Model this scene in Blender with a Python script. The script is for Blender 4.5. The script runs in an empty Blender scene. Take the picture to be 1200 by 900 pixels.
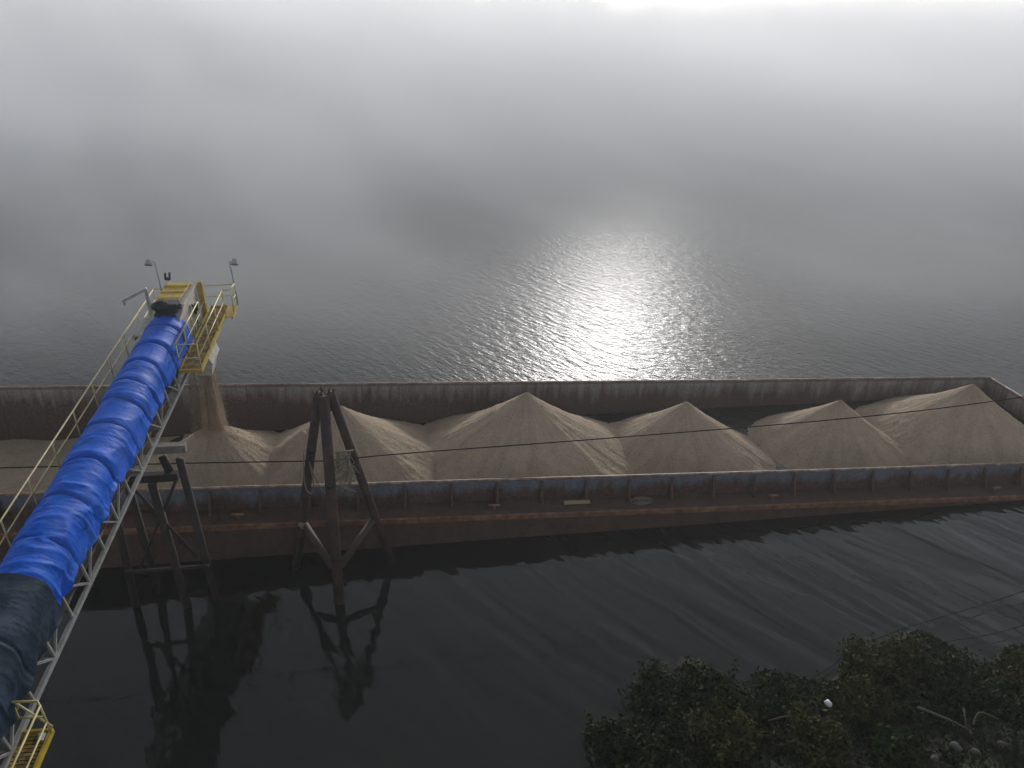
import bpy, bmesh, math, random
import numpy as np
from mathutils import Vector, Matrix, noise as mnoise

R = math.radians
scene = bpy.context.scene
col = scene.collection
rnd = random.Random(7)

# ------------------------------------------------------------------ camera
CAM_H, YAW, PITCH, ROLL = 18.3725, 0.161874, 0.447992, 0.026106
cam = bpy.data.objects.new('camera', bpy.data.cameras.new('camera'))
col.objects.link(cam)
_f = Vector((math.sin(YAW) * math.cos(PITCH), math.cos(YAW) * math.cos(PITCH), -math.sin(PITCH)))
_r = Vector((math.cos(YAW), -math.sin(YAW), 0))
_u = _r.cross(_f)
_r2 = math.cos(ROLL) * _r + math.sin(ROLL) * _u
_u2 = -math.sin(ROLL) * _r + math.cos(ROLL) * _u
_m = Matrix((_r2, _u2, -_f)).transposed().to_4x4()
_m.translation = Vector((0, 0, CAM_H))
cam.matrix_world = _m
cam.data.sensor_width = 36
cam.data.lens = 913 / 1200 * 36
cam.data.clip_start = 0.1
cam.data.clip_end = 5000
scene.camera = cam

# ------------------------------------------------------------------ world, sun, exposure
SUN_EL, SUN_AZ = R(12.8), R(16.9)          # azimuth clockwise from +Y
world = bpy.data.worlds.new('World')
scene.world = world
world.use_nodes = True
wn = world.node_tree.nodes
bg = wn['Background']
sky = wn.new('ShaderNodeTexSky')
sky.sky_type = 'NISHITA'
sky.sun_disc = False
sky.sun_elevation = SUN_EL
sky.sun_rotation = SUN_AZ
sky.dust_density = 0.7
sky.air_density = 0.8
bg.inputs['Strength'].default_value = 0.145
hs = wn.new('ShaderNodeHueSaturation')          # the mist greys the blue of the sky
hs.inputs['Saturation'].default_value = 0.36
world.node_tree.links.new(sky.outputs[0], hs.inputs['Color'])
world.node_tree.links.new(hs.outputs[0], bg.inputs['Color'])

sun = bpy.data.objects.new('sun', bpy.data.lights.new('sun', 'SUN'))
col.objects.link(sun)
sun.data.energy = 2.4
sun.data.angle = R(8.0)
sun.data.color = (1.0, 0.97, 0.94)
_sd = Vector((math.sin(SUN_AZ) * math.cos(SUN_EL), math.cos(SUN_AZ) * math.cos(SUN_EL), math.sin(SUN_EL)))
sun.rotation_euler = _sd.to_track_quat('Z', 'Y').to_euler()
sun.location = (60, 200, 90)

scene.view_settings.view_transform = 'Standard'
scene.view_settings.look = 'None'
scene.view_settings.exposure = 0.24
scene.view_settings.gamma = 1
cy = scene.cycles
cy.volume_bounces = 8
cy.adaptive_threshold = 0.03
cy.max_bounces = 10
cy.volume_max_steps = 256
cy.use_denoising = True


# ------------------------------------------------------------------ helpers
def tag(o, label=None, cat=None, group=None, kind=None):
    if label: o['label'] = label
    if cat: o['category'] = cat
    if group: o['group'] = group
    if kind: o['kind'] = kind
    return o


def empty(name, loc, rot=None):
    o = bpy.data.objects.new(name, None)
    o.empty_display_size = 0.3
    o.location = loc
    if rot is not None: o.rotation_euler = rot
    col.objects.link(o)
    return o


def link(name, me, mat, parent=None, smooth=False):
    o = bpy.data.objects.new(name, me)
    for m in (mat if isinstance(mat, (list, tuple)) else [mat]):
        me.materials.append(m)
    if smooth:
        for p in me.polygons: p.use_smooth = True
    if parent is not None: o.parent = parent
    col.objects.link(o)
    return o


def copy_part(o, parent, name=None):
    c = o.copy()
    c.parent = parent
    col.objects.link(c)
    for ch in [x for x in col.objects if x.parent is o]:
        copy_part(ch, c)
    return c


class MB:
    """collects simple solids and links them as one mesh object"""
    def __init__(s): s.v = []; s.f = []

    def add(s, vs, fs):
        b = len(s.v)
        s.v += [tuple(v) for v in vs]
        s.f += [tuple(b + i for i in f) for f in fs]
        return s

    def box(s, x0, x1, y0, y1, z0, z1):
        vs = [(x, y, z) for z in (z0, z1) for y in (y0, y1) for x in (x0, x1)]
        return s.add(vs, [(0, 2, 3, 1), (4, 5, 7, 6), (0, 1, 5, 4), (2, 6, 7, 3), (0, 4, 6, 2), (1, 3, 7, 5)])

    def beam(s, a, b, w, h=None, up=(0, 0, 1)):
        a, b = Vector(a), Vector(b); h = h or w
        d = (b - a).normalized(); u = Vector(up)
        if abs(d.dot(u)) > .98: u = Vector((0, 1, 0))
        l = d.cross(u).normalized(); u = l.cross(d)
        c = [(-.5, -.5), (.5, -.5), (.5, .5), (-.5, .5)]
        vs = [p + l * (i * w) + u * (j * h) for p in (a, b) for i, j in c]
        return s.add(vs, [(3, 2, 1, 0), (4, 5, 6, 7), (0, 1, 5, 4), (1, 2, 6, 5), (2, 3, 7, 6), (3, 0, 4, 7)])

    def tube(s, pts, r, n=8, r1=None, cap=True):
        pts = [Vector(p) for p in pts]; rings = []; m = len(pts)
        u = None
        for i, p in enumerate(pts):
            d = (pts[min(i + 1, m - 1)] - pts[max(i - 1, 0)]).normalized()
            if u is None:
                u = Vector((0, 0, 1)) if abs(d.z) < .9 else Vector((1, 0, 0))
            l = d.cross(u).normalized(); u = l.cross(d).normalized()
            rr = r if r1 is None else r + (r1 - r) * i / (m - 1)
            rings.append([p + l * (rr * math.cos(2 * math.pi * k / n)) + u * (rr * math.sin(2 * math.pi * k / n)) for k in range(n)])
        vs = [v for q in rings for v in q]; fs = []
        for i in range(m - 1):
            for k in range(n):
                fs.append((i * n + k, i * n + (k + 1) % n, (i + 1) * n + (k + 1) % n, (i + 1) * n + k))
        if cap:
            fs.append(tuple(reversed(range(n)))); fs.append(tuple(range((m - 1) * n, m * n)))
        return s.add(vs, fs)

    def prism(s, poly, x0, x1, ax=0):
        n = len(poly); vs = []
        for x in (x0, x1):
            for p in poly:
                q = list(p); q.insert(ax, x); vs.append(tuple(q))
        fs = [tuple(range(n)), tuple(reversed(range(n, 2 * n)))]
        for i in range(n):
            j = (i + 1) % n
            fs.append((i, i + n, j + n, j))
        return s.add(vs, fs)

    def build(s, name, mat, parent=None, smooth=False, bevel=0):
        me = bpy.data.meshes.new(name)
        me.from_pydata(s.v, [], s.f)
        bm = bmesh.new(); bm.from_mesh(me)
        bmesh.ops.recalc_face_normals(bm, faces=bm.faces)
        bm.to_mesh(me); bm.free()
        me.update()
        o = link(name, me, mat, parent, smooth)
        if bevel:
            b = o.modifiers.new('bevel', 'BEVEL'); b.width = bevel; b.segments = 2; b.limit_method = 'ANGLE'
        return o


def grid_mesh(name, P):
    """P: array (n, m, 3)"""
    n, m = P.shape[:2]
    idx = np.arange(n * m).reshape(n, m)
    q = np.stack([idx[:-1, :-1], idx[1:, :-1], idx[1:, 1:], idx[:-1, 1:]], -1).reshape(-1, 4)
    me = bpy.data.meshes.new(name)
    me.vertices.add(n * m); me.vertices.foreach_set('co', P.reshape(-1).astype(np.float32))
    me.loops.add(q.size); me.loops.foreach_set('vertex_index', q.reshape(-1).astype(np.int32))
    me.polygons.add(len(q))
    me.polygons.foreach_set('loop_start', np.arange(0, q.size, 4, dtype=np.int32))
    me.polygons.foreach_set('use_smooth', np.ones(len(q), bool))
    me.update(calc_edges=True)
    return me


def vnoise(x, y, z=0.0, seed=0):
    return mnoise.noise(Vector((x + seed * 17.3, y - seed * 5.1, z + seed * 3.7)))


_perm = np.random.RandomState(3).rand(256, 256)


def npnoise(x, y):
    """smooth 2-D value noise on arrays, 0..1"""
    x = np.asarray(x, float); y = np.asarray(y, float)
    xi = np.floor(x).astype(int); yi = np.floor(y).astype(int)
    fx = x - xi; fy = y - yi
    fx = fx * fx * (3 - 2 * fx); fy = fy * fy * (3 - 2 * fy)
    g = lambda a, b: _perm[a % 256, b % 256]
    return (g(xi, yi) * (1 - fx) + g(xi + 1, yi) * fx) * (1 - fy) + (g(xi, yi + 1) * (1 - fx) + g(xi + 1, yi + 1) * fx) * fy


# ------------------------------------------------------------------ materials
class N:
    def __init__(s, name):
        s.m = bpy.data.materials.new(name); s.m.use_nodes = True
        s.t = s.m.node_tree; s.n = s.t.nodes; s.l = s.t.links
        s.b = s.n['Principled BSDF']; s.out = s.n['Material Output']
        s._tc = None

    def node(s, typ, **kw):
        n = s.n.new(typ)
        for k, v in kw.items(): setattr(n, k, v)
        return n

    def val(s, sock, v):
        if hasattr(v, 'is_output'): s.l.new(v, sock)
        elif v is not None: sock.default_value = v

    def co(s, kind='Object'):
        if s._tc is None: s._tc = s.node('ShaderNodeTexCoord')
        return s._tc.outputs[kind]

    def geo(s): return s.node('ShaderNodeNewGeometry').outputs['Position']

    def mapping(s, scale=(1, 1, 1), src=None, rot=(0, 0, 0), loc=(0, 0, 0)):
        m = s.node('ShaderNodeMapping')
        m.inputs['Scale'].default_value = scale; m.inputs['Rotation'].default_value = rot; m.inputs['Location'].default_value = loc
        s.l.new(src if src is not None else s.co(), m.inputs['Vector'])
        return m.outputs[0]

    def crest(s, along, across, ang, src, loc=(0, 0, 0), zs=1.0):
        m = s.node('ShaderNodeMapping', vector_type='TEXTURE')
        m.inputs['Scale'].default_value = (1 / along, 1 / across, 1 / zs); m.inputs['Rotation'].default_value = (0, 0, R(ang)); m.inputs['Location'].default_value = loc
        s.l.new(src, m.inputs['Vector'])
        return m.outputs[0]

    def noise(s, scale, vec=None, detail=4, rough=.55, dist=0):
        n = s.node('ShaderNodeTexNoise')
        n.inputs['Scale'].default_value = scale; n.inputs['Detail'].default_value = detail
        n.inputs['Roughness'].default_value = rough; n.inputs['Distortion'].default_value = dist
        s.l.new(vec if vec is not None else s.co(), n.inputs['Vector'])
        return n.outputs['Fac']

    def ramp(s, fac, stops):
        r = s.node('ShaderNodeValToRGB')
        e = r.color_ramp.elements
        while len(e) < len(stops): e.new(.5)
        for k, (p, c) in enumerate(stops):
            e[k].position = p
            e[k].color = (c, c, c, 1) if isinstance(c, (int, float)) else (*c, 1)
        s.l.new(fac, r.inputs[0])
        return r.outputs[0]

    def math(s, op, a, b=None, c=None, clamp=False):
        n = s.node('ShaderNodeMath', operation=op); n.use_clamp = clamp
        s.val(n.inputs[0], a)
        if b is not None: s.val(n.inputs[1], b)
        if c is not None: s.val(n.inputs[2], c)
        return n.outputs[0]

    def maprange(s, v, a, b, c=0., d=1., smooth=False):
        n = s.node('ShaderNodeMapRange')
        if smooth: n.interpolation_type = 'SMOOTHSTEP'
        s.l.new(v, n.inputs[0])
        for i, q in enumerate((a, b, c, d)): n.inputs[i + 1].default_value = q
        return n.outputs[0]

    def mix(s, fac, a, b, mode='MIX'):
        n = s.node('ShaderNodeMix', data_type='RGBA', blend_type=mode)
        s.val(n.inputs[0], fac)
        for sock, v in ((n.inputs[6], a), (n.inputs[7], b)):
            if isinstance(v, tuple): v = (*v, 1) if len(v) == 3 else v
            s.val(sock, v)
        return n.outputs[2]

    def sep(s, v):
        n = s.node('ShaderNodeSeparateXYZ'); s.l.new(v, n.inputs[0]); return n.outputs

    def bump(s, h, strength=.3, dist=.02, normal=None):
        n = s.node('ShaderNodeBump'); n.inputs['Strength'].default_value = strength; n.inputs['Distance'].default_value = dist
        s.l.new(h, n.inputs['Height'])
        if normal is not None: s.l.new(normal, n.inputs['Normal'])
        return n.outputs[0]

    def set(s, color=None, rough=None, metal=None, normal=None, spec=None):
        if isinstance(color, tuple): color = (*color, 1)
        s.val(s.b.inputs['Base Color'], color); s.val(s.b.inputs['Roughness'], rough)
        s.val(s.b.inputs['Metallic'], metal); s.val(s.b.inputs['Specular IOR Level'], spec)
        if normal is not None: s.l.new(normal, s.b.inputs['Normal'])
        return s.m


def painted(name, c, rust=(.10, .035, .015), amount=.5, rough=.5, scale=3.0, dirt=.6, metal=0.0):
    m = N(name)
    big = m.noise(scale, detail=8, rough=.65)
    fine = m.noise(scale * 9, detail=5)
    k = m.math('MULTIPLY_ADD', fine, .35, m.math('MULTIPLY', big, .75))
    f = m.ramp(k, [(1 - amount * .55 - .06, 0.0), (1 - amount * .55 + .03, 1.0)])
    shade = m.mix(m.ramp(m.noise(scale * 1.7, detail=6), [(.3, 0.), (.7, 1.)]), tuple(x * dirt for x in c), c)
    colr = m.mix(f, shade, rust)
    return m.set(colr, m.mix(f, (rough,) * 3, (.85,) * 3), metal, m.bump(k, .25, .004))


M = {}
M['yellow'] = painted('yellow_paint', (.56, .39, .045), amount=.42, rough=.5)
M['grating'] = painted('worn_yellow_grating', (.40, .25, .04), rust=(.09, .05, .02), amount=.75, rough=.75, scale=6)
M['rail_yellow'] = painted('pale_yellow_paint', (.62, .52, .24), amount=.35, rough=.5)
M['galv'] = painted('galvanised_steel', (.40, .40, .38), rust=(.20, .15, .11), amount=.45, rough=.45, metal=.2)
M['grey_panel'] = painted('pale_grey_panel', (.50, .47, .40), rust=(.22, .15, .09), amount=.35, rough=.6)
M['dark_motor'] = painted('dark_machine_paint', (.012, .028, .034), rust=(.03, .03, .03), amount=.3, rough=.45)
M['dark_steel'] = painted('dark_rusty_steel', (.022, .016, .014), rust=(.048, .024, .016), amount=.7, rough=.75, scale=2)
M['pile_steel'] = painted('rusty_steel_pile', (.032, .02, .016), rust=(.065, .032, .022), amount=.75, rough=.8, scale=1.6)
M['brace_steel'] = painted('worn_red_steel', (.06, .034, .028), rust=(.05, .026, .018), amount=.6, rough=.75, scale=2)
M['lamp'] = painted('lamp_housing', (.35, .35, .36), amount=.2, rough=.4)
M['belt'] = painted('belt_pan', (.11, .09, .08), rust=(.08, .06, .045), amount=.6, rough=.85)
M['cap_grey'] = painted('weathered_cap', (.26, .24, .21), rust=(.10, .07, .05), amount=.5, rough=.8)
M['cable'] = N('black_cable').set((.010, .010, .010), .95, None, None, .05)
M['rope'] = N('pale_rope').set((.17, .15, .115), .85)
M['wire_bundle'] = N('frayed_wire').set((.20, .17, .13), .7)

# sand
def sand_mat(name, base=(.43, .335, .235), dark=(.28, .212, .148), radial=True):
    m = N(name)
    p = m.geo()
    big = m.noise(.9, p, detail=6, rough=.6)
    if radial:                                   # streaks where grains have run down from the peak
        ox, oy, oz = m.sep(m.co())
        a = m.math('ARCTAN2', oy, ox)
        r = m.math('SQRT', m.math('ADD', m.math('MULTIPLY', ox, ox), m.math('MULTIPLY', oy, oy)))
        cv = m.node('ShaderNodeCombineXYZ')
        m.l.new(m.math('MULTIPLY', m.math('COSINE', a), 5.5), cv.inputs[0])
        m.l.new(m.math('MULTIPLY', m.math('SINE', a), 5.5), cv.inputs[1])
        m.l.new(m.math('MULTIPLY', r, .55), cv.inputs[2])
        streak = m.noise(1.0, cv.outputs[0], detail=7, rough=.68, dist=.25)
    else:
        streak = m.noise(1.0, m.mapping((9, 9, .8), p), detail=6, rough=.6)
    fine = m.noise(17, p, detail=4, rough=.75)
    lump = m.noise(5, p, detail=5, rough=.7)
    k = m.math('ADD', m.math('MULTIPLY', streak, .6), m.math('MULTIPLY', big, .4))
    c = m.mix(m.ramp(k, [(.36, 0.), (.62, 1.)]), dark, base)
    c = m.mix(m.ramp(fine, [(.38, .0), (.68, .65)]), c, tuple(x * 1.35 for x in base))
    c = m.mix(m.ramp(lump, [(.56, .0), (.70, .5)]), c, tuple(x * .55 for x in base))
    c = m.mix(m.ramp(m.noise(40, p, detail=2), [(.60, .0), (.70, .7)]), c, tuple(x * .4 for x in base))
    h = m.math('ADD', m.math('MULTIPLY', fine, .6), m.math('ADD', m.math('MULTIPLY', streak, 1.2), m.math('MULTIPLY', lump, 1.0)))
    return m.set(c, .95, None, m.bump(h, .9, .09), .2)
M['sand'] = sand_mat('sand')
M['falling'] = sand_mat('falling_sand', (.38, .29, .20), (.20, .145, .095), False)


def barge_mat(name, inside):
    m = N(name)
    p = m.co()
    x, y, z = m.sep(p)
    streak = m.noise(1.0, m.mapping((2.6, 2.6, .22), p), detail=7, rough=.65)
    fine = m.noise(9, p, detail=6, rough=.65)
    big = m.noise(.5, p, detail=5, rough=.6)
    seams = m.math('PINGPONG', x, .875)
    seam = m.maprange(seams, .0, .05, 1, 0)
    if inside:
        grey = m.mix(m.ramp(fine, [(.3, 0.), (.7, 1.)]), (.17, .158, .145), (.31, .285, .26))
        rust = m.mix(m.ramp(fine, [(.35, 0.), (.65, 1.)]), (.055, .032, .025), (.11, .066, .047))
        h = m.maprange(z, 2.16, .6, 0, .45)
        k = m.math('ADD', m.math('MULTIPLY', streak, .75), m.math('ADD', m.math('MULTIPLY', big, .45), h))
        f = m.ramp(k, [(.58, 0.), (.86, 1.)])
        c = m.mix(f, grey, rust)
        c = m.mix(m.math('MULTIPLY', seam, .55), c, (.05, .022, .016))
        lip = m.maprange(z, 2.02, 2.13, 0, .9)
        c = m.mix(m.math('MULTIPLY', lip, m.ramp(fine, [(.35, .3), (.6, 1.)])), c, (.05, .022, .016))
    else:
        blue = m.mix(m.ramp(fine, [(.3, 0.), (.7, 1.)]), (.075, .085, .105), (.15, .16, .185))
        rust = m.mix(m.ramp(fine, [(.35, 0.), (.65, 1.)]), (.036, .019, .014), (.105, .053, .035))
        h = m.maprange(z, 2.16, 1.25, -.06, .36)
        k = m.math('ADD', m.math('MULTIPLY', streak, .6), m.math('ADD', m.math('MULTIPLY', big, .5), h))
        f = m.ramp(k, [(.60, 0.), (.76, 1.)])
        c = m.mix(f, blue, rust)
        c = m.mix(m.math('MULTIPLY', seam, .3), c, (.03, .02, .018))
    return m.set(c, .72, None, m.bump(m.math('ADD', fine, m.math('MULTIPLY', big, 1.5)), .4, .02))
M['barge_in'] = barge_mat('hopper_steel', True)
M['barge_out'] = barge_mat('coaming_paint', False)
m = N('hull_steel'); fine = m.noise(5, detail=8, rough=.65); st = m.noise(1, m.mapping((1.5, 1.5, .3)), detail=6)
M['hull'] = m.set(m.mix(m.ramp(m.math('ADD', m.math('MULTIPLY', fine, .5), m.math('MULTIPLY', st, .5)), [(.35, 0.), (.65, 1.)]),
                        (.042, .024, .018), (.10, .058, .041)), .8, None, m.bump(fine, .4, .02))
m = N('rub_rail_rust'); fine = m.noise(3, detail=8, rough=.7)
M['rail_rust'] = m.set(m.ramp(fine, [(.3, (.07, .03, .018)), (.5, (.17, .075, .04)), (.7, (.28, .15, .085))]), .7, None, m.bump(fine, .4, .02))
m = N('rim_steel'); fine = m.noise(2.2, detail=8, rough=.75)
M['rim'] = m.set(m.ramp(fine, [(.3, (.07, .03, .02)), (.5, (.22, .14, .10)), (.68, (.42, .37, .32))]), .6, None, m.bump(fine, .3, .02))


def tarp_mat(name, c0, c1, rough, sheen):
    m = N(name)
    p = m.co()
    w = m.noise(1.0, m.mapping((2.2, 7.5, 2.2), p), detail=6, rough=.6, dist=1.0)
    f = m.noise(4.0, m.mapping((1.3, 3.0, 1.3), p), detail=5, rough=.6, dist=.6)
    weave = m.noise(90, p, detail=1)
    dust = m.noise(1.3, p, detail=6, rough=.65)
    c = m.mix(m.ramp(f, [(.3, 0.), (.7, 1.)]), c0, c1)
    c = m.mix(m.ramp(dust, [(.48, 0.), (.75, .34)]), c, (.10, .14, .22))
    h = m.math('ADD', w, m.math('ADD', m.math('MULTIPLY', f, .5), m.math('MULTIPLY', weave, .03)))
    return m.set(c, rough, None, m.bump(h, .3, .05), sheen)
M['tarp_blue'] = tarp_mat('blue_tarpaulin', (.006, .065, .40), (.014, .125, .62), .55, .08)
M['strap'] = N('blue_strap').set((.01, .035, .16), .8)
M['tarp_dark'] = tarp_mat('slate_tarpaulin', (.013, .023, .036), (.024, .038, .058), .65, .06)

# water: dark river, wind ripples outside the lee of the barge
m = N('river_water')
p = m.geo()
x, y, z = m.sep(p)
rip_a = m.noise(1.0, m.crest(1.9, 4.6, -28, p), detail=3, rough=.55, dist=.35)
rip_b = m.noise(1.0, m.crest(.75, 2.3, -60, p, (7, 3, 0)), detail=3, rough=.5, dist=.3)
rip_c = m.noise(7.0, m.mapping((1, 1.5, 1), p, rot=(0, 0, R(-15))), detail=2)
swell = m.noise(1.0, m.crest(.13, .62, -54, p), detail=2, dist=.4)
patch = m.noise(.03, p, detail=3)
open_w = m.maprange(y, 26, 36, 0, 1, True)
wind = m.math('MULTIPLY', open_w, m.maprange(patch, .3, .7, .75, 1.15))
h_open = m.math('ADD', m.math('MULTIPLY', rip_a, .042), m.math('ADD', m.math('MULTIPLY', rip_b, .072), m.math('MULTIPLY', rip_c, .010)))
calm = m.maprange(x, -6, 22, .5, 1.15)
h_calm = m.math('MULTIPLY', calm, m.math('ADD', m.math('MULTIPLY', swell, .085), m.math('ADD', m.math('MULTIPLY', rip_b, .012), m.math('MULTIPLY', rip_a, .002))))
h = m.math('ADD', m.math('MULTIPLY', h_open, wind), m.math('MULTIPLY', h_calm, m.math('SUBTRACT', 1., open_w)))
M['water'] = m.set((.015, .0165, .0135), m.maprange(open_w, 0, 1, .015, .27), None, m.bump(h, 1.0, 1.0))
m.b.inputs['IOR'].default_value = 1.333

m = N('bank_soil'); f = m.noise(2.2, m.geo(), detail=8, rough=.7)
M['soil'] = m.set(m.ramp(f, [(.3, (.016, .013, .010)), (.55, (.030, .024, .017)), (.75, (.05, .04, .03))]), .95, None, m.bump(f, .8, .1))


def leaf_mat(name, a, b):
    m = N(name)
    oi = m.noise(2.4, m.geo(), detail=3)
    m.set(m.mix(m.ramp(oi, [(.35, 0.), (.65, 1.)]), a, b), .9, None, None, .08)
    m.b.inputs['Transmission Weight'].default_value = 0
    return m.m
M['leaf_dark'] = leaf_mat('dark_leaves', (.018, .030, .013), (.050, .062, .026))
M['leaf_olive'] = leaf_mat('olive_leaves', (.034, .040, .015), (.085, .082, .034))
M['leaf_bright'] = leaf_mat('bright_leaves', (.022, .040, .012), (.042, .068, .022))
M['wood'] = N('dry_wood').set((.34, .25, .15), .85)
M['stick'] = N('weathered_stick').set((.10, .078, .052), .9)
M['stem'] = N('dark_stem').set((.035, .028, .02), .9)
M['stone'] = painted('bank_stone', (.08, .074, .065), rust=(.06, .05, .04), amount=.5, rough=.9)
M['white'] = N('white_plastic').set((.75, .76, .76), .5)
M['far_trees'] = leaf_mat('far_foliage', (.030, .034, .022), (.055, .055, .035))

# ------------------------------------------------------------------ setting: water, banks, woods
me = grid_mesh('river_water', np.stack(np.meshgrid(np.linspace(-640, 640, 3), np.linspace(-100, 640, 3), indexing='ij') + [np.zeros((3, 3))], -1))
tag(link('river_water', me, M['water']), 'dark grey rippled river under drifting fog', 'water', kind='structure')


def shore(x):
    return 11.5 + 5.2 / (1 + np.exp(-(x - 5.4) * .9)) + .5 * np.sin(x * .9) + .4 * np.sin(x * 2.3 + 1)


def bank_z(x, y):
    d = shore(x) - y
    z = np.where(d > 0, .20 * d, .35 * d)
    return np.clip(z, -3, 4.0) + .18 * (npnoise(x * .9, y * .9) - .5) * np.clip(d + 2, 0, 3)
gx, gy = np.meshgrid(np.linspace(-60, 80, 281), np.linspace(-60, 22, 165), indexing='ij')
tag(link('river_bank', grid_mesh('river_bank', np.stack([gx, gy, bank_z(gx, gy)], -1)), M['soil']), kind='structure')

gx, gy = np.meshgrid(np.linspace(-520, 560, 90), np.linspace(282, 600, 30), indexing='ij')
fz = np.clip((gy - 290 + 12 * npnoise(gx * .02, gy * 0)) * .09, -1.2, 9)
tag(link('far_bank', grid_mesh('far_bank', np.stack([gx, gy, fz], -1)), M['soil']), kind='structure')

rs = np.random.RandomState(11)


def leaf_cloud(centres, size, jit=.5):
    """many bent quads: centres (n,3)"""
    n = len(centres)
    a = rs.normal(size=(n, 3)); a /= np.linalg.norm(a, axis=1)[:, None]
    b = rs.normal(size=(n, 3)); b -= (a * b).sum(1)[:, None] * a; b /= np.linalg.norm(b, axis=1)[:, None]
    s = size * (1 + jit * (rs.rand(n, 1) - .5) * 2)
    c = centres
    P = np.stack([c - a * s, c + b * s * .5, c + a * s, c - b * s * .5], 1).reshape(-1, 3)
    return P, np.arange(4 * n).reshape(n, 4)


def quads_mesh(name, P, Q):
    me = bpy.data.meshes.new(name)
    me.from_pydata([tuple(v) for v in P], [], [tuple(int(i) for i in f) for f in Q])
    return me

pts = []
for i in range(260):
    X = rs.uniform(-420, 480); Y = 296 + abs(rs.normal(0, 14)) + 10 * npnoise(X * .02, 0.0)
    prof = npnoise(X * .018 + 3, 5.0)
    H = (15 + 15 * prof + rs.uniform(-2, 3)) * (0.72 if X > 110 else 1.0)
    rad = H * .26
    n = 170
    d = rs.normal(size=(n, 3)); d /= np.linalg.norm(d, axis=1)[:, None]
    q = d * (rs.rand(n, 1) ** .4) * [rad, rad, H * .46] * (1 + .35 * np.sin(d[:, :1] * 7 + i))
    pts.append(q + [X, Y, 2 + H * .52])
P, Q = leaf_cloud(np.concatenate(pts), 1.3)
tag(link('far_woods', quads_mesh('far_woods', P, Q), M['far_trees']), 'dark wooded far shore fading into white fog', 'woods', kind='stuff')

# ------------------------------------------------------------------ haze and fog
FOG = True


def volume_box(name, x0, x1, y0, y1, z0, z1, mat):
    o = MB().box(x0, x1, y0, y1, z0, z1).build(name, mat)
    o['kind'] = 'stuff'
    return o


def vol_mat(name, dens, aniso, step=None, color=(.985, .988, .992)):
    m = N(name)
    m.n.remove(m.b)
    v = m.node('ShaderNodeVolumePrincipled')
    v.inputs['Color'].default_value = (*color, 1)
    v.inputs['Anisotropy'].default_value = aniso
    if callable(dens): m.l.new(dens(m), v.inputs['Density'])
    else: v.inputs['Density'].default_value = dens
    m.l.new(v.outputs[0], m.out.inputs['Volume'])
    if step: m.m.cycles.volume_step_rate = step
    return m.m


def fog_density(m):
    p = m.geo()
    x, y, z = m.sep(p)
    w1 = m.noise(1.0, m.crest(.014, .040, 108, p, (31, 12, 0), .045), detail=2, rough=.55)
    w2 = m.noise(1.0, m.crest(.05, .13, 125, p, (3, 2, 0), .14), detail=3, rough=.6)
    w1 = m.math('ADD', m.math('MULTIPLY', w1, .68), m.math('MULTIPLY', w2, .32))
    w = m.maprange(w1, .38, .60, 0.0, 1.0, True)
    far = m.math('MULTIPLY', m.maprange(y, 44, 95, 0, 1, True), m.maprange(y, 105, 200, 1, .46, True))
    start = m.maprange(y, 34.5, 46, 0, 1, True)
    left = m.maprange(x, 10, -40, 0, .35)
    amount = m.math('ADD', far, m.math('MULTIPLY', start, m.math('ADD', left, .60)))
    ex = m.math('DIVIDE', m.math('SUBTRACT', x, 25.), 26.)      # a clearer hole in the drifting fog
    ey = m.math('DIVIDE', m.math('SUBTRACT', y, 86.), 38.)
    d2 = m.math('ADD', m.math('MULTIPLY', ex, ex), m.math('MULTIPLY', ey, ey))
    amount = m.math('MULTIPLY', amount, m.maprange(d2, 0.1, 1.4, .50, 1.0, True))
    even = m.maprange(far, 0, 1, .30, .72)
    body = m.math('ADD', w, even)
    top = m.maprange(y, 50, 230, 7.0, 37.0)
    hf = m.math('SUBTRACT', 1.0, m.math('DIVIDE', z, top), clamp=True)
    return m.math('MULTIPLY', m.math('MULTIPLY', m.math('MULTIPLY', amount, body), hf), 0.052)

if FOG:
    volume_box('haze', -650, 650, -105, 650, -4.2, 52, vol_mat('haze_air', .0008, .55))
    volume_box('fog_bank', -260, 360, 34.5, 330, .06, 46, vol_mat('fog_bank', fog_density, .32, step=.26))

# ------------------------------------------------------------------ hopper barge
TRIM = .0378
barge = tag(empty('hopper_barge', (0, 29.508, 0), (0, TRIM, 0)),
            'long rusty open hopper barge with grey-blue coaming, loaded with sand piles', 'barge')
HX0, HX1, HY = -26.7, 32.75, 5.335
CX0, CX1, CY = -25.6, 31.75, 4.376
DECK, RIM, FLOOR = 1.267, 2.16, -2.0


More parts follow.
